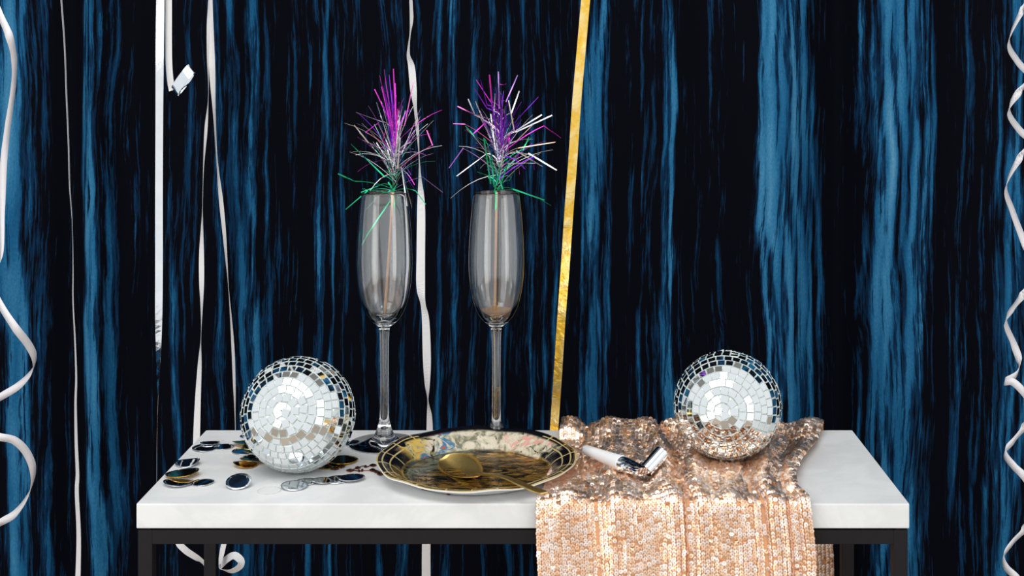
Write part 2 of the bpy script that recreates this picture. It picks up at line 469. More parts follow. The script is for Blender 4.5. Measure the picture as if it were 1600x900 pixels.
# ------------------------------------------------------------------ table
XL, XR, YF, YB = -0.3519, 0.2883, 1.1235, 1.3445
SL = 0.0205
def build_table():
    t = thing('side_table', ((XL + XR) / 2, (YF + YB) / 2, 0), 'narrow table with a white marble top on a black metal frame', 'table')
    v, f = box_vf((XL, YF, T - SL), (XR, YB, T), 0.0012)
    mesh_obj('marble_top', v, f, M_MARBLE, t)
    b = 0.0118
    zt = T - SL - 0.0016
    g = 0.001
    xl, xr, yf, yb = XL + g, XR - g, YF + g, YB - g
    for x0 in (xl, xr - b):
        for y0 in (yf, yb - b):
            v, f = box_vf((x0, y0, 0), (x0 + b, y0 + b, zt), 0.0007); mesh_obj('leg', v, f, M_FRAME, t)
    for y0 in (yf, yb - b):
        v, f = box_vf((xl + b, y0, zt - b), (xr - b, y0 + b, zt), 0.0005); mesh_obj('rail', v, f, M_FRAME, t)
    for x0 in (xl, xr - b):
        v, f = box_vf((x0, yf + b, zt - b), (x0 + b, yb - b, zt), 0.0005); mesh_obj('rail', v, f, M_FRAME, t)
    # small felt pads keep a shadow gap between slab and frame
    for x0 in (xl, xr - b):
        for y0 in (yf + 0.0015, yb - b):
            v, f = box_vf((x0 + 0.002, y0, zt), (x0 + b - 0.002, y0 + b - 0.002, T - SL)); mesh_obj('spacer', v, f, M_FRAME, t)
build_table()

# ------------------------------------------------------------------ sequin cloth
D_T = YB - YF
EDGE_T = [0.0, 0.28, 0.60, 0.76, 0.91, 1.0]
EDGE_L = [0.000, -0.001, -0.008, -0.0135, -0.0173, -0.0207]
EDGE_R = [0.262, 0.240, 0.214, 0.2020, 0.2000, 0.2060]
def ut(px, py):
    p = on_table(px, py); t = (YB - p.y) / D_T
    xl = np.interp(t, EDGE_T, EDGE_L); xr = np.interp(t, EDGE_T, EDGE_R)
    return (p.x - xl) / (xr - xl), t
# folds: pixel polyline, width in u, height in m (minus = crease)
FOLDS = [([(890, 676), (893, 720), (884, 786)], .050, .0050), ([(915, 676), (925, 720), (932, 786)], .013, -.0065),
         ([(948, 676), (957, 720), (962, 786)], .034, .0042), ([(978, 676), (990, 730), (985, 786)], .030, .0030),
         ([(1005, 676), (1035, 715), (1054, 786)], .042, .0066), ([(1030, 676), (1062, 735), (1076, 786)], .013, -.0075),
         ([(1058, 676), (1088, 725), (1098, 786)], .036, .0046), ([(1100, 690), (1150, 735), (1150, 786)], .045, .0032),
         ([(1135, 690), (1168, 745), (1188, 786)], .013, -.0075), ([(1190, 680), (1200, 735), (1212, 786)], .034, .0052),
         ([(1225, 680), (1225, 730), (1238, 786)], .018, -.0030), ([(1262, 680), (1240, 740), (1258, 786)], .040, .0036)]
FUT = []
for pl, w, a in FOLDS:
    q = sorted([ut(*p) for p in pl], key=lambda e: e[1])
    FUT.append(([e[1] for e in q], [e[0] for e in q], w, a))
BALL_R = on_table(1137, 716)  # resting place of the ball on the cloth
def smin(a, b, k=0.0016):
    q = np.clip(0.5 + 0.5 * (b - a) / k, 0, 1)
    return b + (a - b) * q - k * q * (1 - q)
def fold_h(u, t, x):
    """height of the folds at across-parameter u, along-parameter t (0 back edge, 1 front edge)"""
    tc = np.clip(t, 0, 1)
    h = np.zeros_like(u)
    hang = np.clip((t - 1) / 0.15, 0, 1)
    back = np.clip(-t / 0.1, 0, 1)
    for ts, us, w, a in FUT:
        uc = np.interp(tc, ts, us)
        amp = 1.35 * a * (1 - (0.45 if a > 0 else -0.15) * hang) * (1 - 0.5 * back)
        if a > 0: amp = amp * (1 - 0.35 * np.clip((t - 0.55) / 0.45, 0, 1))
        amp = amp * (0.5 + 0.5 * np.clip(tc / 0.35, 0, 1))
        h = h + amp * np.exp(-((u - uc) / w) ** 2)
    h = h + 0.0012 * np.sin(u * 41 + 5 * tc) * np.sin(tc * 9 + u * 7) * (1 - hang)
    h = h + 0.0014 * np.clip(1 - tc / 0.25, 0, 1) * (3.2 + 0.7 * np.sin(u * 33 + 1)) + 0.0025
    # pressed flat under the ball and under the plate's rim
    y = YB - tc * D_T
    rb = np.sqrt((x - BALL_R.x) ** 2 + (y - 1.234) ** 2)
    lim = 0.0014 + rb ** 2 / (2 * 0.0483) * 0.55
    h = smin(h, lim)
    lim2 = 0.0010 + np.clip((x - 0.018) / 0.012, 0, 1) * 0.02 + 0.02 * (np.clip((0.22 - t) / 0.12, 0, 1) + np.clip((t - 0.94) / 0.1, 0, 1))
    h = smin(h, lim2)
    return np.maximum(h, 0.0009)
HB, HF = 0.30, 0.24
def cloth_path():
    g = 0.0015
    pts = [(YB + g, T - HB), (YB + g, T - 0.004), (YB + g, T + g), (YB - 0.004, T + g), (YF + 0.004, T + g), (YF - g, T + g), (YF - g, T - 0.004), (YF - g, T - HF)]
    out = []
    for a, b in zip(pts[:-1], pts[1:]):
        n = max(2, int(math.hypot(b[0]-a[0], b[1]-a[1]) / 0.001))
        for k in range(n): out.append((a[0] + (b[0]-a[0]) * k / n, a[1] + (b[1]-a[1]) * k / n))
    out.append(pts[-1])
    p = np.array(out)
    for _ in range(14):
        p[1:-1] = 0.25 * p[:-2] + 0.5 * p[1:-1] + 0.25 * p[2:]
    s = np.concatenate([[0], np.cumsum(np.hypot(*np.diff(p, axis=0).T))])
    return s, p
CS, CP = cloth_path()
CL = CS[-1]
CT = np.gradient(CP, CS, axis=0); CT /= np.linalg.norm(CT, axis=1)[:, None]
CN = np.stack([CT[:, 1] * -1, CT[:, 0]], 1) * -1   # pointing out of the table
def cloth_point(u, s):
    y = np.interp(s, CS, CP[:, 0]); z = np.interp(s, CS, CP[:, 1])
    ny = np.interp(s, CS, CN[:, 0]); nz = np.interp(s, CS, CN[:, 1])
    t = np.where(s < HB, (s - HB) / D_T, (s - HB) / D_T)
    tc = np.clip(t, 0, 1)
    xl = np.interp(tc, EDGE_T, EDGE_L); xr = np.interp(tc, EDGE_T, EDGE_R)
    dr = np.clip(t - 1, 0, 2)
    xr = xr + 0.004 * dr / 1.0 + 0.0015 * np.sin(dr * 9)
    xl = xl + 0.0015 * np.sin(dr * 7)
    db = np.clip(-t, 0, 2)
    xr = xr + 0.010 * np.clip(db * 2, 0, 1)
    x = xl + (xr - xl) * u + 0.0010 * np.sin(s * 60 + u * 5) * (u - .5) * 2
    h = fold_h(u, t, x)
    # hanging parts stand off a little and sway
    hang = np.clip((t - 1.02) / 0.25, 0, 1)
    h = h + hang * (0.006 + 0.0018 * np.sin(u * 23 + 2) + 0.001 * np.sin(u * 51))
    backh = np.clip((-t - 0.02) / 0.2, 0, 1)
    h = h + backh * (0.004 + 0.003 * np.sin(u * 19))
    return np.stack([x, y + ny * h, z + nz * h], -1)
def ny_check():
    i = len(CS) // 2
    return CN[i]
if ny_check()[1] < 0: CN *= -1

def build_cloth():
    org = Vector((0.1, (YF + YB) / 2, T))
    t = thing('sequin_cloth', org, 'rose gold sequin cloth draped over the right half of the table', 'cloth')
    nu, ns = 180, 520
    U, S = np.meshgrid(np.linspace(0, 1, nu), np.linspace(0, CL, ns))
    co = cloth_point(U, S).reshape(-1, 3) - np.array(org)
    idx = np.arange(nu * ns).reshape(ns, nu)
    q = np.stack([idx[:-1, :-1], idx[1:, :-1], idx[1:, 1:], idx[:-1, 1:]], -1).reshape(-1, 4)
    base = mesh_np('fabric', co, q, [M_BACKING], smooth=True); base.parent = t
    sol = base.modifiers.new('thickness', 'SOLIDIFY'); sol.thickness = 0.0006; sol.offset = 0
    # strings of overlapping cupped sequins
    rows = 66
    step = 0.00285
    n_s = int(CL / step)
    uu, ss = [], []
    for r in range(rows):
        fs = np.linspace(0, CL, 2600); fu = np.full_like(fs, (r + 0.5) / rows)
        fp = cloth_point(fu, fs); al = np.concatenate([[0], np.cumsum(np.linalg.norm(np.diff(fp, axis=0), axis=1))])
        n_s = int(al[-1] / step)
        s0 = np.interp((np.arange(n_s) + RNG.uniform(0, 1)) * step + RNG.normal(0, 0.0002, n_s), al, fs)
        u0 = (r + 0.5) / rows + RNG.normal(0, 0.0009, n_s)
        keep = RNG.uniform(0, 1, n_s) > 0.03
        tt = np.clip((s0 - HB) / D_T, 0, 1)
        for ts_, us_, w_, a_ in FUT:       # sequins tuck away inside the creases
            if a_ < -0.006:
                keep &= ~((np.abs(u0 - np.interp(tt, ts_, us_)) < 0.42 * w_) & (s0 > HB + 0.35 * D_T) & (RNG.uniform(0, 1, n_s) < 0.7))
        uu.append(u0[keep]); ss.append(np.clip(s0[keep], 0.001, CL - 0.001))
    uu = np.clip(np.concatenate(uu), 0.003, 0.997); ss = np.concatenate(ss)
    p = cloth_point(uu, ss)
    e = 0.0015
    tu = cloth_point(np.clip(uu + 0.006, 0, 1), ss) - cloth_point(np.clip(uu - 0.006, 0, 1), ss)
    ts = cloth_point(uu, np.clip(ss + e, 0, CL)) - cloth_point(uu, np.clip(ss - e, 0, CL))
    def nrm(a): return a / np.maximum(np.linalg.norm(a, axis=1, keepdims=True), 1e-9)
    tu, ts = nrm(tu), nrm(ts)
    nn = nrm(np.cross(ts, tu))
    up = np.where((ss < HB)[:, None], np.array([[0, 1, 0]]), np.where((ss > HB + D_T)[:, None], np.array([[0, -1, 0]]), np.array([[0, 0, 1]])))
    nn = nn * np.sign((nn * up).sum(1, keepdims=True) + 1e-6)
    N = len(uu)
    nn = np.where((ss < HB - 0.02)[:, None], -nn, nn)   # behind the table the sequin side faces forward
    # shingled tilt plus scatter; on the top of the table they lie looser
    top = ((ss > HB) & (ss < HB + D_T)).astype(float)
    ta = np.radians(2 - 26 * top + RNG.normal(0, 3.0 + 4.5 * top, N)); tb = np.radians(RNG.normal(0, 2.8, N))
    flip = RNG.uniform(0, 1, N) < 0.035
    ta = np.where(flip, ta + np.radians(RNG.uniform(25, 70, N)), ta)
    a1 = nrm(ts + nn * np.tan(ta)[:, None]); n1 = nrm(nn - ts * np.tan(ta)[:, None])
    b1 = nrm(np.cross(n1, a1)); b2 = nrm(b1 + n1 * np.tan(tb)[:, None]); n2 = nrm(np.cross(a1, b2))
    K = 8
    ang = np.arange(K) * 2 * PI / K + PI / K
    rad = 0.00192 * (1 + RNG.normal(0, 0.05, N))
    verts = np.zeros((N, 2 * K, 3))
    cen = p + nn * 0.0012
    for k in range(K):
        ro = rad[:, None]; ri = 0.00042
        verts[:, k] = cen + a1 * ro * math.cos(ang[k]) + b2 * ro * math.sin(ang[k]) - n2 * 0.00016
        verts[:, K + k] = cen + a1 * ri * math.cos(ang[k]) + b2 * ri * math.sin(ang[k])
    base_i = (np.arange(N) * 2 * K)[:, None, None]
    quad = np.array([[k, (k + 1) % K, K + (k + 1) % K, K + k] for k in range(K)])[None]
    quads = (base_i + quad).reshape(-1, 4)
    mi = np.repeat((RNG.uniform(0, 1, N) < 0.45).astype(np.int32), K)
    o = mesh_np('sequins', verts.reshape(-1, 3) - np.array(org), quads, [M_SEQUIN, M_SEQUIN_B], midx=mi)
    o.parent = t; o['kind'] = 'stuff'
build_cloth()
def cloth_z(x, y):
    t = (YB - y) / D_T
    xl = np.interp(t, EDGE_T, EDGE_L); xr = np.interp(t, EDGE_T, EDGE_R)
    u = np.array([(x - xl) / (xr - xl)]); s = np.array([HB + t * D_T])
    return float(cloth_point(u, s)[0, 2])

# ------------------------------------------------------------------ mirror balls
def tile_mesh(name='mirror_tile'):
    h, c = 0.5, 0.44
    v = [(-h, -h, 0), (h, -h, 0), (h, h, 0), (-h, h, 0), (-c, -c, 1), (c, -c, 1), (c, c, 1), (-c, c, 1)]
    f = [(4, 5, 6, 7), (0, 1, 5, 4), (1, 2, 6, 5), (2, 3, 7, 6), (3, 0, 4, 7)]
    me = bpy.data.meshes.new(name); me.from_pydata(v, [], f)
    me.materials.append(M_MIRROR); me.materials.append(M_TILE_EDGE)
    for i, p in enumerate(me.polygons): p.material_index = 0 if i == 0 else 1
    me.update()
    return me
TILE = tile_mesh()
def mirror_ball(centre, R, axis, label, seed, messy):
    rnd = random.Random(seed)
    root = thing('mirror_ball', centre - Vector((0, 0, R)), label, 'mirror ball', 'two mirror balls on the table')
    bm = bmesh.new()
    bmesh.ops.create_uvsphere(bm, u_segments=48, v_segments=32, radius=R - 0.0009)
    vs = [v.co + centre for v in bm.verts]; bm.verts.index_update(); fs = [[v.index for v in f.verts] for f in bm.faces]; bm.free()
    mesh_obj('ball_core', vs, fs, M_GROUT, root, smooth=True)
    size = 0.00735
    axis = Vector(axis).normalized()
    q0 = Vector((0, 0, 1)).rotation_difference(axis)
    rings = round(PI * R / size)
    tiles = []
    for i in range(rings):
        th = (i + 0.5) * PI / rings
        cnt = max(3 if i in (0, rings - 1) else 1, round(2 * PI * R * math.sin(th) / size))
        wx = 2 * PI * R * math.sin(th) / cnt
        ph0 = rnd.uniform(0, 2 * PI)
        near = max(0.0, 1 - min(th, PI - th) / 0.9) * messy
        for k in range(cnt):
            ph = ph0 + 2 * PI * k / cnt
            n = Vector((math.sin(th) * math.cos(ph), math.sin(th) * math.sin(ph), math.cos(th)))
            te = Vector((-math.sin(ph), math.cos(ph), 0)); tt = n.cross(te)
            spin = rnd.gauss(0, 0.02 + 0.16 * near)
            tx = te * math.cos(spin) + tt * math.sin(spin); ty = n.cross(tx)
            m = Matrix((tx, ty, n)).transposed()
            j = 0.022 + 0.03 * near
            if rnd.random() < 0.07: j = 0.09      # a few tiles sit crooked
            m = m @ Matrix.Rotation(rnd.gauss(0, j), 3, 'X') @ Matrix.Rotation(rnd.gauss(0, j), 3, 'Y')
            m = q0.to_matrix() @ m
            nn = q0 @ n
            jit = 0.0002 * near
            loc = nn * (R - 0.0011 + rnd.uniform(0, 0.0003 + jit)) + Vector((0, 0, R))
            sx = min(wx, size * 1.15) * rnd.uniform(0.93, 0.97); sy = size * rnd.uniform(0.93, 0.97)
            tiles.append((nn, loc, m, sx, sy))
    view = (cam.location - centre).normalized()
    tiles.sort(key=lambda e: -e[0].dot(view))
    for nn, loc, m, sx, sy in tiles[:300]:
        o = bpy.data.objects.new('mirror_tile', TILE); C.objects.link(o)
        o.parent = root
        o.matrix_local = Matrix.LocRotScale(loc, m.to_quaternion(), Vector((sx, sy, 0.0012)))
    vs, fs, mi = [], [], []
    o0 = world_loc(root)
    for nn, loc, m, sx, sy in tiles[300:]:
        b = len(vs)
        for v in TILE.vertices:
            vs.append(o0 + loc + m @ Vector((v.co.x * sx, v.co.y * sy, v.co.z * 0.0012)))
        for p in TILE.polygons:
            fs.append([b + i for i in p.vertices]); mi.append(p.material_index)
    o = mesh_obj('far_side_tiles', vs, fs, [M_MIRROR, M_TILE_EDGE], root, kind='stuff')
    o.data.polygons.foreach_set('material_index', mi)
    return root
RB = 0.0503
c = P(466, 647, F * (H - RB) / (647 - PY))
mirror_ball(c, RB, (-0.10, -0.93, 0.30), 'left mirror ball standing on the bare marble among the foil confetti', 3, 1.0)
RB2 = 0.0483
dR = 1.234
cx = (1137 - PX) * dR / F
zc = CZ - (633 - PY) * dR / F
print('ball2 base', zc - RB2 - T, 'cloth', cloth_z(cx, dR) - T)
zc = max(zc, cloth_z(cx, dR) + RB2 + 0.0006)
mirror_ball(Vector((cx, dR, zc)), RB2, (-0.20, -0.90, 0.12), 'right mirror ball resting on the rose gold sequin cloth', 9, 0.45)

# ------------------------------------------------------------------ champagne flutes
FLUTE_OUT = [(0.0, 0.0004), (0.012, 0.0003), (0.030, 0.0002), (0.0330, 0.0004), (0.0335, 0.0010), (0.0328, 0.0016), (0.024, 0.0026), (0.0150, 0.0046), (0.0105, 0.0078), (0.0080, 0.0125),
             (0.0060, 0.0180), (0.0048, 0.0240), (0.0042, 0.035), (0.0040, 0.055), (0.0041, 0.085), (0.0044, 0.102), (0.0052, 0.1105), (0.0080, 0.1138), (0.0120, 0.1175), (0.0158, 0.1220),
             (0.0190, 0.1280), (0.0218, 0.1355), (0.0241, 0.1455), (0.0257, 0.1570), (0.0265, 0.1700), (0.0264, 0.1840), (0.0257, 0.1990), (0.0244, 0.2165), (0.0229, 0.2310), (0.0216, 0.2400)]
FLUTE_IN = [(0.0212, 0.2406), (0.0207, 0.2400), (0.0219, 0.2310), (0.0234, 0.2165), (0.0247, 0.1990), (0.0254, 0.1840), (0.0255, 0.1700), (0.0246, 0.1570), (0.0229, 0.1455), (0.0203, 0.1355),
            (0.0168, 0.1285), (0.0125, 0.1235), (0.0070, 0.1200), (0.0, 0.1188)]
def flute(px, label, has_film):
    base = on_table(px, 694)
    t = thing('champagne_flute', base, label, 'glass', 'two champagne flutes')
    a = catmull(FLUTE_OUT, 3); b = catmull(FLUTE_IN, 3)
    prof = [(max(0.0, r), max(0.0002, z)) for r, z in list(map(tuple, a)) + list(map(tuple, b))]
    prof[0] = (0.0, prof[0][1]); prof[-1] = (0.0, prof[-1][1])
    v, f = lathe_vf(prof, base, 72)
    mesh_obj('glass_body', v, f, M_GLASS, t, smooth=True)
    if has_film:  # translucent peach layer in the bottom of the bowl
        pr = [(0.0, 0.1191)] + [(r_, z_ + 0.0004) for r_, z_ in ((0.0064, 0.1201), (0.0118, 0.1236), (0.0150, 0.1268))] + [(0.0138, 0.1272), (0.0, 0.1268)]
        v, f = lathe_vf(pr, base, 40)
        mesh_obj('peach_film', v, f, M_PEACH, t, smooth=True)
    return base, t
fl_base, fl_root = flute(600.5, 'clear champagne flute between the left mirror ball and the plate', False)
fr_base, fr_root = flute(775.5, 'clear champagne flute standing behind the gold plate', True)

# ------------------------------------------------------------------ tinsel picks
PICK_L = """magenta 435,480,375,68 4;magenta 440,480,350,105 4;purple 445,500,405,100 3;magenta 450,480,430,65 5;magenta 415,400,320,185 4;magenta 440,520,370,170 4;magenta 450,520,440,150 4;
purple 430,560,400,200 4;pink 495,400,547,142 4;magenta 425,470,360,170 4;purple 455,500,425,250 4;purple 440,600,415,330 5;purple 430,430,380,210 3;purple 445,470,420,190 4;magenta 445,460,445,230 4;
purple 420,520,390,250 4;magenta 440,540,455,300 5;magenta 265,440,345,380 3;purple 480,600,535,690 4;purple 470,640,560,780 4;magenta 365,490,385,430 4;
silver 440,600,330,262 5;silver 450,600,360,255 4;silver 480,560,590,295 4;silver 490,550,665,368 6;silver 530,500,587,345 4;silver 430,640,470,340 6;silver 420,620,500,310 4;silver 285,500,200,395 6;
silver 475,640,540,880 5;silver 480,660,510,870 5;lilac 600,700,720,790 4;pink 660,515,625,425 6;silver 360,375,210,320 3;silver 440,580,480,380 6;silver 400,600,330,500 3;silver 445,640,385,480 6;silver 430,660,395,540 6;silver 455,650,470,470 7;
green 380,700,180,505 6;green 205,725,105,680 7;green 280,780,150,890 5;green 370,740,240,790 4;green 430,780,440,900 7;green 420,780,430,740 7;green 350,800,270,890 2;green 430,700,380,660 4;green 400,790,250,770 4;green 560,780,620,860 4;
green 432,810,235,1100 6;green 440,780,400,730 7;green 425,790,455,740 7;green 450,800,480,930 4"""
PICK_R = """lilac 1050,300,1045,82 6;magenta 1010,300,993,100 7;lilac 1090,260,1158,103 5;magenta 1055,155,1090,153 4;purple 980,280,940,130 4;purple 980,300,905,180 4;magenta 1000,260,915,130 3;pink 900,330,805,285 5;magenta 970,380,900,445 4;
pink 850,390,780,387 3;magenta 1310,398,1412,472 5;lilac 1060,300,1075,195 6;lilac 840,530,755,648 5;magenta 1160,580,1170,685 4;purple 1250,580,1255,660 4;magenta 1110,470,1100,560 5;purple 1060,500,1040,300 7;purple 1050,520,1010,330 6;
purple 1070,500,1090,330 7;purple 1060,480,1110,300 5;purple 1040,460,1000,240 5;magenta 1060,560,1120,440 6;purple 1065,520,1065,300 7;purple 1140,380,1280,230 2;purple 1100,400,1180,260 4;
silver 910,340,868,242 7;silver 960,370,910,255 6;silver 990,360,900,330 4;silver 1120,330,1168,195 6;silver 1145,430,1300,335 6;silver 1150,435,1360,338 6;silver 1140,440,1105,250 5;silver 1150,490,1250,390 4;silver 1100,620,1265,620 6;
silver 1150,545,1305,640 6;silver 1220,560,1388,660 7;silver 980,560,800,695 4;copper 1160,530,1380,495 4;silver 1000,470,930,330 6;silver 1030,560,1000,330 5;silver 1020,320,1025,210 6;silver 1050,600,1080,480 7;silver 1040,620,1035,480 8;silver 1060,640,1075,540 8;
green 905,460,852,400 4;green 1130,770,1315,835 6;green 985,700,1090,790 7;green 1080,660,1150,590 7;green 1110,720,1160,630 6;green 1000,740,960,470 6;green 1020,760,1000,550 7;green 1060,740,1120,580 7;green 1190,540,1225,465 6;green 1010,700,920,670 4;
green 1030,780,1030,900 7;green 1020,790,1060,640 7;green 1070,770,1030,650 7;green 1000,640,985,520 5;green 1055,700,1045,560 6"""
def tinsel_pick(top_px, bot_px, base, axis_px, spec, label, seed, extra_top, tint, silver_cut):
    rnd = random.Random(seed)
    d0 = base.y
    bot = P(bot_px[0], bot_px[1], d0 - 0.002); top = P(top_px[0], top_px[1], d0 + 0.006)
    root = thing('tinsel_pick', bot, label, 'party pick', 'tinsel picks in the flutes')
    n = 8
    pts = [bot.lerp(top, k / n) for k in range(n + 1)]
    v, f = tube_vf(pts, 0.0014, 8); mesh_obj('stick', v, f, M_STICK, root, smooth=True)
    d1 = d0 + 0.007
    def axis_at(y):
        ys = [a[1] for a in axis_px]; xs = [a[0] for a in axis_px]
        return float(np.interp(y, ys, xs))
    def strand(a, b, c, w, colour, curl=1.0):
        m = 5
        cen, wid = [], []
        roll = rnd.uniform(-0.9, 0.9); tw = rnd.uniform(-1.0, 1.0)
        for k in range(m + 1):
            s = k / m
            q = a * (1 - s) ** 2 + b * 2 * s * (1 - s) + c * s * s
            cen.append(q)
        for k in range(m + 1):
            t = (cen[min(k + 1, m)] - cen[max(k - 1, 0)]).normalized()
            side = t.cross(Vector((0, -1, 0)))
            side = side.normalized() if side.length > 1e-6 else Vector((1, 0, 0))
            ang = roll + tw * k / m
            dirv = side * math.cos(ang) + t.cross(side) * math.sin(ang)
            wid.append(dirv * w * 0.5 * (1 if k < m else 0.85))
        v, f = band_vf(cen, wid, 0.00012)
        return mesh_obj('tinsel_strand', v, f, M_TIN[colour], root)
    k = d1 / F
    for it in spec.replace('\n', '').split(';'):
        colour, xy, wpx = it.strip().split(' ')
        x0, y0, x1, y1 = [float(e) for e in xy.split(',')]
        x0 = x0 / 3.75 + 500; x1 = x1 / 3.75 + 500; y0 = y0 / 3.75 + 90; y1 = y1 / 3.75 + 90
        dy = rnd.uniform(-0.022, 0.012)
        w = float(wpx) / 3.75 * k * 1.3
        ax = axis_at(y0)
        p0 = P(x0, y0, d1 + dy * 0.5); p1 = P(x1, y1, d1 + dy)
        if abs(x0 - ax) > 8:
            yr = max(y0, min(y0 + abs(x0 - ax) * 0.7, 296)); a = P(axis_at(yr), yr, d1)
            mid = p0 * 2 - a * 0.5 - p1 * 0.5 if False else p0
            strand(a, a.lerp(p0, 0.55) + Vector((0, 0, 0.004)), p0.lerp(p1, 0.02), min(w, 0.0007), colour)
            strand(p0, p0.lerp(p1, 0.5), p1, w, colour)
        else:
            bend = Vector((0, 0, rnd.uniform(-0.002, 0.003)))
            strand(p0, p0.lerp(p1, 0.5) + bend, p1, w, colour)
    # thin strands seen nearly edge-on, filling the burst
    for i in range(100):
        f = rnd.random()
        y0 = 292 - f * 100 + rnd.uniform(-8, 8)
        x0 = axis_at(y0) + rnd.uniform(-3, 3)
        if f < 0.25: colour = rnd.choice(['green', 'green', 'silver', 'silver', 'purple'])
        elif f < 0.62: colour = rnd.choice(['silver', 'silver', 'silver', 'silver', 'lilac', 'purple', tint])
        else: colour = rnd.choice([tint, tint, 'purple', 'purple', 'silver'])
        ang = rnd.gauss(0, 0.95 - 0.6 * f) if f < 0.62 else rnd.gauss(0, 0.26)
        L = rnd.uniform(22, 104) * (1 if f < .6 else 0.75)
        if f > 0.8: ang *= 0.6; L *= 0.9
        x1 = x0 + L * math.sin(ang); y1 = y0 - L * math.cos(ang) * 0.85 + max(0, abs(ang) - 0.7) * 22
        dd = rnd.uniform(-0.045, 0.03)
        a = P(x0, y0, d1); c2 = P(x1, y1, d1 + dd)
        b = a.lerp(c2, 0.5) + Vector((0, 0, 0.004 + 0.006 * abs(math.sin(ang))))
        w = rnd.choice([0.0003, 0.0003, 0.0003, 0.0004, 0.0004, 0.0006, 0.0010]) if L < 60 else 0.00028
        strand(a, b, c2, w, colour)
    return root
tinsel_pick((614, 300), (601, 496), fl_base, [(612, 100), (614, 180), (616, 250), (616, 300)], PICK_L,
            'tinsel pick with a tall magenta top in the left champagne flute', 4, 107, 'magenta', 0)
tinsel_pick((776, 300), (773, 490), fr_base, [(783, 100), (784, 180), (780, 250), (776, 300)], PICK_R,
            'tinsel pick with a wide purple and silver burst in the right champagne flute', 8, 112, 'purple', 0)

# ------------------------------------------------------------------ plate and spoon
def build_plate():
    R = 0.0885
    c = on_table(745, 713, 0.0145); c.z = T
    t = thing('paper_plate', c, 'round paper plate with gold and black grid rim under the spoon', 'plate')
    n = 96
    prof = [(0.0, 0.0012), (0.02, 0.0012), (0.045, 0.0012), (0.060, 0.0013), (0.0640, 0.0017), (0.0665, 0.0034), (0.0690, 0.0058), (0.0730, 0.0088), (0.0780, 0.0118), (0.0830, 0.0140), (0.0870, 0.0148), (0.0885, 0.0144)]
    def surf(r, z, a, off):
        k = max(0.0, (r - 0.062) / (R - 0.062))
        wav = 0.0007 * math.sin(8 * a + 0.5) + 0.0004 * math.sin(13 * a)
        zz = z + off + k * (0.0030 * math.sin(a) + wav)
        rr = r * (1 + k * 0.006 * math.cos(8 * a))
        return c + Vector((rr * math.cos(a), rr * math.sin(a), zz))
    def shell(prof, off, up):
        vs, fs = [], []
        vs.append(c + Vector((0, 0, prof[0][1] + off)))
        for r, z in prof[1:]:
            for k in range(n): vs.append(surf(r, z, 2 * PI * k / n, off))
        for k in range(n):
            f = [0, 1 + k, 1 + (k + 1) % n]; fs.append(f if up else f[::-1])
        for i in range(len(prof) - 2):
            for k in range(n):
                k2 = (k + 1) % n
                f = [1 + i * n + k, 1 + (i + 1) * n + k, 1 + (i + 1) * n + k2, 1 + i * n + k2]
                fs.append(f if up else f[::-1])
        return vs, fs
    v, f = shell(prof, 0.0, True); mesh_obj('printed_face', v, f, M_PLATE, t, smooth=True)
    vu, fu = shell([(r * 0.999, max(z - 0.0010, 0.0)) for r, z in prof], 0.0, False)
    b = len(vu)
    for r, z, off in ((0.0885, 0.0144, 0.0), (0.0885 * 0.999, 0.0134, 0.0)):
        for k in range(n): vu.append(surf(r, z, 2 * PI * k / n, off - 0.00002))
    for k in range(n):
        k2 = (k + 1) % n; fu.append([b + k, b + n + k, b + n + k2, b + k2])
    mesh_obj('white_underside', vu, fu, M_PLASTIC, t, smooth=True)
    return c
PLATE_C = build_plate()

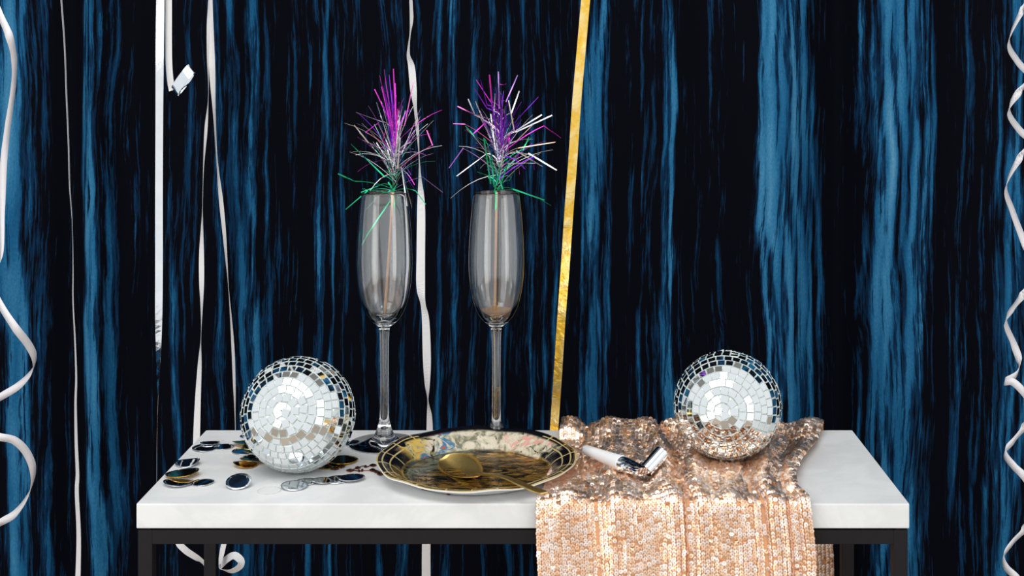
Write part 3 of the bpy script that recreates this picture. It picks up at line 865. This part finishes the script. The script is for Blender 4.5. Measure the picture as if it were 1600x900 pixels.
ROLL = 22.0
def build_spoon():
    z0 = 0.0016
    tip = on_table(692, 714, 0.0065); neck = on_table(750, 741, 0.0085); end = on_table(850.5, 770.5, 0.0205)
    t = thing('gold_spoon', on_table(720, 735, z0), 'gold teaspoon lying in the plate, its handle over the near rim', 'spoon')
    ax = (neck - tip); L = ax.length; axn = ax.normalized()
    side = Vector((0, 0, 1)).cross(axn).normalized(); up = axn.cross(side)
    rl = Quaternion(axn, math.radians(ROLL)); bside, bup = rl @ side, rl @ up
    nu, nv = 22, 15
    top, bot = [], []
    for i in range(nu):
        s = i / (nu - 1)
        # egg outline, broad towards the tip, narrowing to the neck
        w = 0.0148 * math.sin(PI * min(1, s * 0.97 + 0.015) ** 0.82) ** 0.62
        w = max(w, 0.0027 if s > 0.5 else 0.0004)
        rim = 0.0006 + 0.0
        for j in range(nv):
            q = -1 + 2 * j / (nv - 1)
            depth = 0.0068 * (1 - q * q) * math.sin(PI * min(1, s * 0.98 + 0.01)) ** 0.8
            p = tip + axn * (L * s) + bside * (w * q) - bup * depth
            top.append(p); bot.append(p - bup * 0.0010)
    fs = []
    N = nu * nv
    for i in range(nu - 1):
        for j in range(nv - 1):
            a = i * nv + j
            fs.append([a, a + nv, a + nv + 1, a + 1]); fs.append([N + a, N + a + 1, N + a + nv + 1, N + a + nv])
    def strip(ids):
        for a, b in zip(ids[:-1], ids[1:]): fs.append([a, b, N + b, N + a])
    strip([i * nv for i in range(nu)]); strip([i * nv + nv - 1 for i in range(nu)][::-1])
    strip([j for j in range(nv)][::-1]); strip([(nu - 1) * nv + j for j in range(nv)])
    o = mesh_obj('bowl', top + bot, fs, M_SPOON, t, smooth=True)
    # handle: flat bar that widens slightly to the end
    pts, wid = [], []
    m = 16
    for k in range(m + 1):
        s = k / m
        p = neck.lerp(end, s) + Vector((0, 0, 0.0030 * math.sin(PI * s) + 0.001 * math.sin(PI * 2 * s)))
        pts.append(p - axn * (0.004 if k == 0 else 0)); wid.append(side * (0.0026 + 0.0018 * s ** 1.5 if s < .97 else 0.0036))
    v, f = band_vf(pts, wid, 0.0016)
    h = mesh_obj('handle', v, f, M_SPOON, t)
    bv = h.modifiers.new('soft', 'BEVEL'); bv.width = 0.0005; bv.segments = 2
build_spoon()

# ------------------------------------------------------------------ party blower on the cloth
def build_blower():
    a = P(915, 702.5, 1.268); b = P(975, 726, 1.222)
    za = cloth_z(a.x, a.y) + 0.0065
    zb = cloth_z(b.x, b.y) + 0.0092
    # keep the picture position but sit on the cloth
    def on_h(px, py, z):
        d = F * (CZ - z) / (py - PY); return Vector(((px - PX) * d / F, d, z))
    a = on_h(916, 703, max(za, T + 0.010)); b = on_h(973, 725, max(zb, T + 0.012))
    t = thing('party_blower', Vector((b.x, b.y, cloth_z(b.x, b.y))), 'party blower with white mouthpiece and rolled silver foil on the sequin cloth', 'party blower')
    ax = (b - a).normalized(); L = (b - a).length
    v, f = lathe_vf([(0.0, 0.0004), (0.0036, 0.0), (0.0046, 0.0008), (0.0050, L * 0.3), (0.0062, L * 0.75), (0.0072, L * 0.985), (0.0072, L), (0.0060, L), (0.0, L - 0.002)], a, 32, ax)
    mesh_obj('mouthpiece', v, f, M_PLASTIC, t, smooth=True)
    # crumpled foil sleeve, flattening towards the coil
    e = on_h(1004, 737, b.z - 0.001)
    coil_c = on_h(1024, 722, b.z + 0.003)
    rows = []
    m = 9; nn = 20
    side = ax.cross(Vector((0, 0, 1))).normalized(); upv = side.cross(ax)
    rnd = random.Random(2)
    for i in range(m):
        s = i / (m - 1)
        c0 = b.lerp(e, s)
        for k in range(nn):
            w = 2 * PI * k / nn
            rr = 0.0069 * (1 + 0.10 * math.sin(5 * w + i) * s + rnd.uniform(-.06, .06) * s)
            rows.append(c0 + side * (rr * math.cos(w) * (1 + 0.15 * s)) + upv * (rr * math.sin(w) * (1 - 0.5 * s)))
    fs = []
    for i in range(m - 1):
        for k in range(nn):
            k2 = (k + 1) % nn; fs.append([i*nn + k, i*nn + k2, (i+1)*nn + k2, (i+1)*nn + k])
    fs.append([(m-1)*nn + k for k in range(nn)])
    mesh_obj('foil_sleeve', rows, fs, M_SILVER_FOIL, t)
    # coil: a spiral strip, its axis across the mouthpiece
    near = P(1009, 736, coil_c.y - 0.006); far = P(1035, 707, coil_c.y + 0.006)
    cax = (far - near).normalized(); W = (far - near).length
    r1 = ax - cax * ax.dot(cax); r1.normalize(); r2 = cax.cross(r1)
    cen, wid = [], []
    turns, steps = 4.5, 110
    for k in range(steps):
        s = k / (steps - 1); w = turns * 2 * PI * s + PI
        r = 0.0018 + 0.0052 * s
        cen.append((near + far) / 2 + r1 * (r * math.cos(w)) + r2 * (r * math.sin(w))); wid.append(cax * W * 0.5)
    v, f = band_vf(cen, wid, 0.0003)
    mesh_obj('foil_coil', v, f, M_SILVER_SMOOTH, t, smooth=False)
build_blower()

# ------------------------------------------------------------------ confetti discs
def confetti(px, py, wpx, colour, label, z=0.0004, tilt=(0, 0), bend=0.0, bdir=0.0):
    c = on_table(px, py, z)
    R = wpx * 0.5 * c.y / F
    rows, n = 5, 28
    vs, fs = [], []
    M = Matrix.Rotation(math.radians(tilt[0]), 3, 'X') @ Matrix.Rotation(math.radians(tilt[1]), 3, 'Y')
    def pt(r, a, off):
        x, y = r * math.cos(a), r * math.sin(a)
        w = x * math.cos(bdir) + y * math.sin(bdir)
        return M @ Vector((x, y, 0.75 * bend * w * w / R + off))
    for off in (0.00008, -0.00008):
        vs.append(pt(0, 0, off))
        for i in range(1, rows + 1):
            for k in range(n): vs.append(pt(R * i / rows, 2 * PI * k / n, off))
    S = 1 + rows * n
    for h, flip in ((0, False), (S, True)):
        for k in range(n):
            f = [h, h + 1 + k, h + 1 + (k + 1) % n]; fs.append(f[::-1] if flip else f)
        for i in range(rows - 1):
            for k in range(n):
                k2 = (k + 1) % n
                f = [h + 1 + i*n + k, h + 1 + (i+1)*n + k, h + 1 + (i+1)*n + k2, h + 1 + i*n + k2]
                fs.append(f[::-1] if flip else f)
    e = 1 + (rows - 1) * n
    for k in range(n):
        k2 = (k + 1) % n; fs.append([e + k, S + e + k, S + e + k2, e + k2])
    lo = min(v.z for v in vs)
    lift = max(0.0, z * 0.0 - (c.z + lo - T - z))
    vs = [c + v + Vector((0, 0, lift)) for v in vs]
    o = mesh_obj('confetti_disc', vs, fs, {'silver': M_SILVER_SMOOTH, 'gold': M_GOLD_SMOOTH}[colour], None, smooth=True)
    for p in o.data.polygons[-n:]: p.use_smooth = False
    recentre(o, c)
    return tag(o, label, 'confetti', 'foil confetti discs on the marble')
G = 'silver confetti disc '
confetti(328, 693, 30, 'silver', G + 'rearmost of the pair at the back left edge of the table', 0.0012, (-4, 0), 0.1, 0.3)
confetti(319, 701, 37, 'silver', G + 'with a pale stripe at the left back, nearest of that pair', 0.0004, (3, 2), 0.08, 1.2)
confetti(350, 698, 31, 'silver', 'dark lying silver confetti disc between the striped pair and the gold one', 0.0005)
confetti(380, 693, 34, 'gold', 'gold confetti disc touching the far left side of the left mirror ball', 0.0014, (-6, 4), 0.14, 0.5)
confetti(392, 699, 26, 'gold', 'bright yellow gold confetti disc tucked against the left mirror ball', 0.0022, (14, -6), 0.0)
confetti(381, 705, 37, 'silver', 'dark silver confetti disc in front of the gold pair beside the left mirror ball', 0.0006, (2, 0), 0.06, 1.0)
confetti(388, 681, 26, 'silver', 'small dark confetti disc peeping out behind the left mirror ball on its left', 0.0006)
confetti(293, 725, 38, 'silver', 'curled silver confetti disc at the left edge of the table', 0.0006, (4, -3), 0.26, 0.15)
confetti(285, 741, 52, 'gold', 'gold confetti disc at the left edge with two bright stripes', 0.0016, (-2, -5), 0.10, 0.3)
confetti(279, 755, 47, 'silver', 'silver confetti disc overlapping the gold one at the left edge', 0.0008, (-3, 3), 0.12, 0.2)
confetti(316, 754, 37, 'silver', G + 'right of the overlapping gold and silver ones at the left edge', 0.0005, (0, -2), 0.07, 0.0)
confetti(398, 718, 46, 'gold', 'gold confetti disc, the rear one of the pair left of the left mirror ball', 0.0018, (-3, 3), 0.10, 1.4)
confetti(383, 727, 38, 'gold', 'dark gold confetti disc with upturned edge, front one of the pair left of the ball', 0.0006, (-3, 8), 0.14, 0.4)
confetti(373, 759, 40, 'silver', 'propped silver confetti disc with pale bars, alone at the front left', 0.0006, (20, 0), 0.02)
confetti(460, 760, 42, 'silver', 'grey silver confetti disc at the left end of the front row', 0.0008, (4, 2), 0.03)
confetti(478, 753, 36, 'silver', G + 'second from the left in the front row', 0.0005, (0, -1))
confetti(504, 751, 36, 'silver', G + 'third from the left in the front row', 0.0011, (-2, 2), 0.05, .8)
confetti(526, 750, 38, 'silver', G + 'fourth from the left in the front row', 0.0006, (2, -1), 0.06, .4)
confetti(549, 747, 42, 'silver', 'dark blue looking silver confetti disc at the right end of the front row', 0.0013, (-2, -2), 0.03)
confetti(535, 719, 50, 'gold', 'dark confetti disc right of the left mirror ball, rear one of two', 0.0010, (-1, 1))
confetti(516, 725, 56, 'gold', 'dark confetti disc half under the left mirror ball on its right', 0.0005, (0, 0))
confetti(549, 693, 26, 'silver', 'small dark confetti disc between the left mirror ball and the flute foot', 0.0005)
def clear_disc():
    o = confetti(421, 766, 38, 'silver', 'pale translucent confetti disc lying flat at the front of the marble', 0.0004)
    m = NT('clear_film'); m['Base Color'] = (0.92, 0.93, 0.92); m['Roughness'] = 0.12; m['Alpha'] = 0.35
    nz = m.noise(m.obj(), 80, 2); m['Roughness'] = m.mapr(nz, 0.3, 0.7, 0.1, 0.25)
    o.data.materials.clear(); o.data.materials.append(m.m)
clear_disc()

# copper sprigs: thin stems with little pointed foil leaves
def sprig(pts_px, leaves, label):
    pts = [on_table(x, y, 0.0006) for x, y in pts_px]
    t = thing('foil_sprig', pts[0] - Vector((0, 0, 0.0006)), label, 'confetti', 'copper sprigs beside the plate')
    sm = catmull([tuple(p) for p in pts], 4)
    v, f = tube_vf([Vector(p) for p in sm], 0.00042, 5); mesh_obj('stem', v, f, M_COPPER, t)
    for x, y, w, h in leaves:
        c = on_table(x, y, 0.0008); k = c.y / F
        a, bb = w * k * .5, h * k * .5 / 0.30
        pr = [(-a, 0), (-a * .2, bb), (a * .4, bb * .7), (a, 0), (a * .3, -bb), (-a * .4, -bb * .6)]
        vs = [c + Vector((q[0], q[1], 0.0007)) for q in pr] + [c + Vector((q[0], q[1], -0.0006)) for q in pr]
        vs.append(c + Vector((0, 0, 0.0016)))
        n = len(pr); fs = [[i, (i + 1) % n, 2 * n] for i in range(n)] + [[i, n + i, n + (i + 1) % n, (i + 1) % n] for i in range(n)] + [[n + i for i in range(n)][::-1]]
        mesh_obj('leaf', vs, fs, M_COPPER, t)
sprig([(547, 735), (559, 731), (567, 728), (572, 730), (580, 727), (588, 727)], [(547, 735, 12, 3.5), (559, 731, 9, 3), (571, 729, 5, 2.5), (583, 727, 11, 3.5)], 'copper foil sprig, the rear one left of the plate')
sprig([(551, 734.5), (562, 736), (567, 735), (580, 735), (587, 737), (604, 736.5)], [(561, 736, 4, 2), (566, 735, 4, 3), (582, 734.5, 10, 4), (588, 737, 8, 3.5)], 'copper foil sprig, the middle one left of the plate')
sprig([(590, 740.5), (597, 740), (604, 740.5), (611, 740)], [(594, 740.5, 10, 4), (610, 740, 4, 2.5)], 'copper foil sprig almost under the left rim of the plate')
sprig([(518, 732.5), (524, 731.5), (531, 729), (538, 728)], [(523, 732.5, 14, 3), (533, 729, 12, 4)], 'copper foil sprig at the right foot of the left mirror ball')
sprig([(659, 764), (668, 765), (680, 767), (702, 771)], [(666, 763.5, 10, 4), (701, 771, 8, 3)], 'copper foil sprig under the near left rim of the plate')

# ------------------------------------------------------------------ streamers
def streamer(name, pts, d, W, m, label, group='streamers hanging before the curtain', to_ceiling=True, n=7):
    """pts: (pixel x, pixel y, shown width in pixels[, depth offset]); a narrow showing means the band is turned on its edge"""
    p = [(q[0], q[1], q[2], q[3] if len(q) > 3 else 0.0) for q in pts]
    if to_ceiling:
        x0 = p[0][0]
        ytop = PY + (CZ - CEIL) * F / d
        q0 = p[0]; sl = (p[1][0] - q0[0]) / (p[1][1] - q0[1])
        p = [(q0[0] + sl * max(yy, -240), yy, q0[2], q0[3]) for yy in np.linspace(ytop, -90, 18)] + p
    s = catmull(p, n)
    cen = [P(a[0], a[1], d + a[3]) for a in s]
    for c0 in cen: c0.z = min(c0.z, CEIL)
    wid = []
    L = len(cen)
    for i in range(L):
        t = (cen[min(i + 1, L - 1)] - cen[max(i - 1, 0)]).normalized()
        side = t.cross(Vector((0, -1, 0)))
        side = side.normalized()
        back = t.cross(side)
        c = max(0.05, min(1.0, s[i][2] * d / F / W))
        wid.append((side * c + back * math.sqrt(1 - c * c)) * W * 0.5)
    v, f = band_vf(cen, wid, 0.0002)
    o = mesh_obj(name, v, f, m, None, smooth=False)
    recentre(o, cen[0])
    return tag(o, label, 'streamer', group)
DS = 1.46
kS = DS / F
streamer('streamer', [(96, 0, 1.6), (101, 70, 1.8), (104, 150, 1.8), (107, 220, 2), (109, 290, 2.2), (113, 350, 3.5), (114, 420, 4.5), (114, 470, 5), (117, 530, 5.5), (119, 590, 6), (118, 630, 6.5), (119, 690, 7.5), (121, 740, 8), (120, 770, 8.5), (123, 840, 9), (121, 930, 10)],
         DS, 11 * kS, M_PALE_RIBBON, 'thin white streamer left of the broad silver one, turned on edge, widening downwards')
streamer('streamer', [(250.5, 0, 13.3), (249.5, 90, 13.3), (249, 180, 13), (248.5, 300, 13), (248.5, 420, 13), (248, 500, 12.5), (247.5, 550, 10), (246.5, 620, 5), (245.5, 700, 3), (245.5, 800, 2.4)],
         DS, 13.5 * kS, M_SILVER_FOIL, 'broad straight silver streamer hanging left, next to the hooked one')
streamer('streamer', [(263.5, 0, 11.5), (263.5, 60, 11.5), (264, 100, 11.5), (266.5, 128, 11.5), (270, 141, 12.5)],
         DS + 0.003, 12.5 * kS, M_WHITE_RIBBON, 'short white streamer ending in a hooked silver curl high on the left')
def hook():
    """the curl at the end of the short streamer: one loop of foil band standing out to the right"""
    par = [o for o in bpy.data.objects if o.get('label', '').startswith('short white streamer')][0]
    a = P(271, 141, DS + 0.003); b = P(298, 104, DS)
    ax = (b - a); L = ax.length; axn = ax.normalized()
    across = axn.cross(Vector((0, -1, 0))).normalized()
    wv = (across * 0.80 + Vector((0, -1, 0)) * 0.2).normalized() * (15 * kS * 0.5)
    wv = Vector((0.62, -0.30, -0.70)).normalized() * (18 * kS * 0.5)
    cen, wid = [], []
    n = 40
    rd = Vector((0, 1, 0))
    for k in range(n):
        w = 2 * PI * k / (n - 1) * 0.97
        cen.append(a + axn * (L * 0.5 * (1 - math.cos(w))) + rd * (-0.007 * math.sin(w)) + wv * 0.4)
        wid.append(wv)
    v, f = band_vf(cen, wid, 0.0002)
    mesh_obj('curl', v, f, M_SILVER_SMOOTH, par)
hook()
streamer('streamer', [(327, 0, 6), (326, 40, 8), (325, 90, 6), (325.5, 150, 3), (322, 200, 7), (318, 260, 4), (316.5, 320, 3), (315, 390, 9), (315, 440, 9.5), (315, 480, 6), (314, 525, 3), (312, 570, 8), (309, 630, 10.5), (307, 690, 11.5), (305, 760, 12), (290, 830, 11)],
         DS, 12 * kS, M_WHITE_RIBBON, 'white streamer, left one of the pair sharing one top, reaching the table corner', 'pair of white streamers')
streamer('streamer', [(329, 0, 8), (330, 60, 10), (332, 120, 10), (335, 180, 6), (339, 250, 4.5), (345, 310, 8), (350, 360, 7.5), (354, 410, 5), (357, 450, 3), (361, 500, 5), (364, 545, 6.5), (366, 600, 6), (367, 640, 4), (367.5, 680, 3), (365, 740, 4), (358, 800, 6)],
         DS + 0.016, 11 * kS, M_WHITE_RIBBON, 'white streamer, right one of the pair sharing one top, passing behind the left mirror ball', 'pair of white streamers')
streamer('streamer', [(642, 0, 6), (643, 30, 6.5), (640.5, 55, 3), (638, 85, 6), (643, 105, 11), (646, 140, 11), (649, 170, 6), (652, 200, 6), (654.5, 240, 2.6), (656, 275, 5), (658, 320, 12.5), (657.5, 400, 13.5), (657.5, 450, 13.5), (661, 475, 9), (665, 500, 12), (667, 560, 13), (667.5, 600, 9), (668.5, 625, 3), (671, 650, 9), (671, 690, 11), (668, 760, 12), (666, 850, 13.5), (666, 930, 14)],
         DS, 14 * kS, M_WHITE_RIBBON, 'twisted white streamer hanging between the two champagne flutes')
streamer('streamer', [(915, 0, 14), (908, 80, 14), (901, 160, 14), (895, 250, 14), (889, 330, 14), (883, 420, 13.5), (877, 500, 13), (872, 580, 13), (866, 668, 13), (860, 760, 13)],
         DS, 14 * kS, M_GOLD_FOIL, 'gold foil streamer running down to the left edge of the sequin cloth')

def coil_streamer(pts, d, W, label, axisw=(0.0, 0.0, 1.0), n=10, to_ceiling=True):
    """curled band: pts (px, py, depth offset, along); the band's width runs along the curl's axis"""
    p = list(pts)
    if to_ceiling:
        ytop = PY + (CZ - CEIL) * F / d
        x0, y0 = p[0][0], p[0][1]
        k = 1; pre = []
        yy = y0; sgn = 1
        while yy > ytop + 40:
            yy -= 62; sgn += 1
            pre.append((x0 + 14 * math.sin(sgn * PI / 2), yy, 0.026 * math.cos(sgn * PI / 2)))
        pre.append((x0, ytop, 0.0))
        p = pre[::-1] + p
    s = catmull(p, n)
    cen = [P(a[0], a[1], d + a[2]) for a in s]
    for c0 in cen: c0.z = min(c0.z, CEIL - 0.001)
    wid = []
    L = len(cen)
    for i in range(L):
        t = (cen[min(i + 1, L - 1)] - cen[max(i - 1, 0)]).normalized()
        w = Vector(axisw) - t * Vector(axisw).dot(t) * 0.85
        wid.append(w.normalized() * W * 0.5)
    v, f = band_vf(cen, wid, 0.0003)
    o = mesh_obj('curled_streamer', v, f, M_PALE_RIBBON, None, smooth=True)
    recentre(o, cen[0])
    return tag(o, label, 'streamer', 'curled white streamers at the picture sides')
r = 0.028
coil_streamer([(1608, -10, 0), (1597, 16, -r*.6), (1576, 65, 0), (1590, 96, r*.7), (1612, 122, r), (1597, 138, -r*.3), (1576, 172, 0), (1592, 202, r*.7), (1614, 224, r*.8), (1598, 240, -r*.5), (1572, 290, 0), (1582, 330, r*.7), (1603, 385, r), (1618, 420, 0), (1600, 457, -r*.8), (1584, 480, -r*.5), (1571, 503, 0), (1583, 535, r*.6), (1593, 565, r*.5), (1588, 585, 0), (1570, 596, -r*.3),
               (1583, 597, -r*.6), (1601, 615, -r*.6), (1614, 640, 0), (1600, 667, r*.6), (1584, 688, r*.3), (1570, 707, 0), (1584, 728, -r*.6), (1602, 747, -r*.8), (1622, 786, 0), (1601, 826, r*.8), (1583, 846, r*.4), (1568, 868, 0), (1572, 886, -r*.5), (1590, 905, -r*.8), (1612, 940, 0)],
              1.40, 11.5 * 1.40 / F, 'curled white streamer zigzagging down the right edge of the picture', (0.25, 0, 1))
coil_streamer([(-14, -20, 0), (-2, 18, -r*.3), (14, 55, -r*.5), (22, 92, 0), (21, 135, r*.5), (13, 190, r*.8), (6, 250, r), (3, 330, r), (2, 400, r*.6), (-8, 430, 0), (-8, 455, -r*.4), (3, 480, -r*.8), (24, 512, -r), (44, 538, -r*.5), (54, 560, 0), (50, 580, r*.6), (30, 602, r), (-2, 622, r), (-30, 642, .4*r), (-34, 664, -r*.2), (-6, 681, -r), (22, 688, -r*.8), (42, 708, -r*.4), (52, 737, 0), (46, 770, r*.5), (24, 802, r), (-4, 820, r), (-30, 850, 0), (-20, 900, -r*.5)],
              1.40, 12 * 1.40 / F, 'curled white streamer swinging in wide loops down the left edge of the picture', (0.35, 0, 1))
# ends of streamers that show below the table
def low_end(pts, d, W, label, n=8):
    s = catmull(pts, n)
    cen = [P(a[0], a[1], d + a[2]) for a in s]
    wid = []
    L = len(cen)
    for i in range(L):
        t = (cen[min(i + 1, L - 1)] - cen[max(i - 1, 0)]).normalized()
        side = t.cross(Vector((0, -1, 0))).normalized(); back = t.cross(side)
        c0 = s[i][3]
        wid.append((side * c0 + back * math.sqrt(max(0, 1 - c0 * c0))) * W * 0.5)
    return band_vf(cen, wid, 0.0002)
def add_tail(prefix, pts, d, W):
    par = [o for o in bpy.data.objects if o.get('label', '').startswith(prefix)][0]
    v, f = low_end(pts, d, W, '')
    mesh_obj('tail', v, f, M_WHITE_RIBBON, par)
add_tail('white streamer, left one', [(288, 829, 0, .9), (279, 846, 0, .95), (290, 860, -.004, .95), (308, 872, -.004, .9), (318, 880, 0, .75), (322, 892, .003, .6), (321, 925, .004, .7)], DS, 13 * kS)
add_tail('white streamer, right one', [(358, 798, .004, .5), (354, 830, .002, .7), (348, 858, 0, .8), (344, 880, -.004, .6), (346, 889, -.010, .5), (360, 893, -.018, .75), (374, 886, -.018, .85), (376, 876, -.012, .7), (366, 868, -.004, .75), (354, 874, .002, .8), (345, 884, .006, .6)], DS, 11.5 * kS)
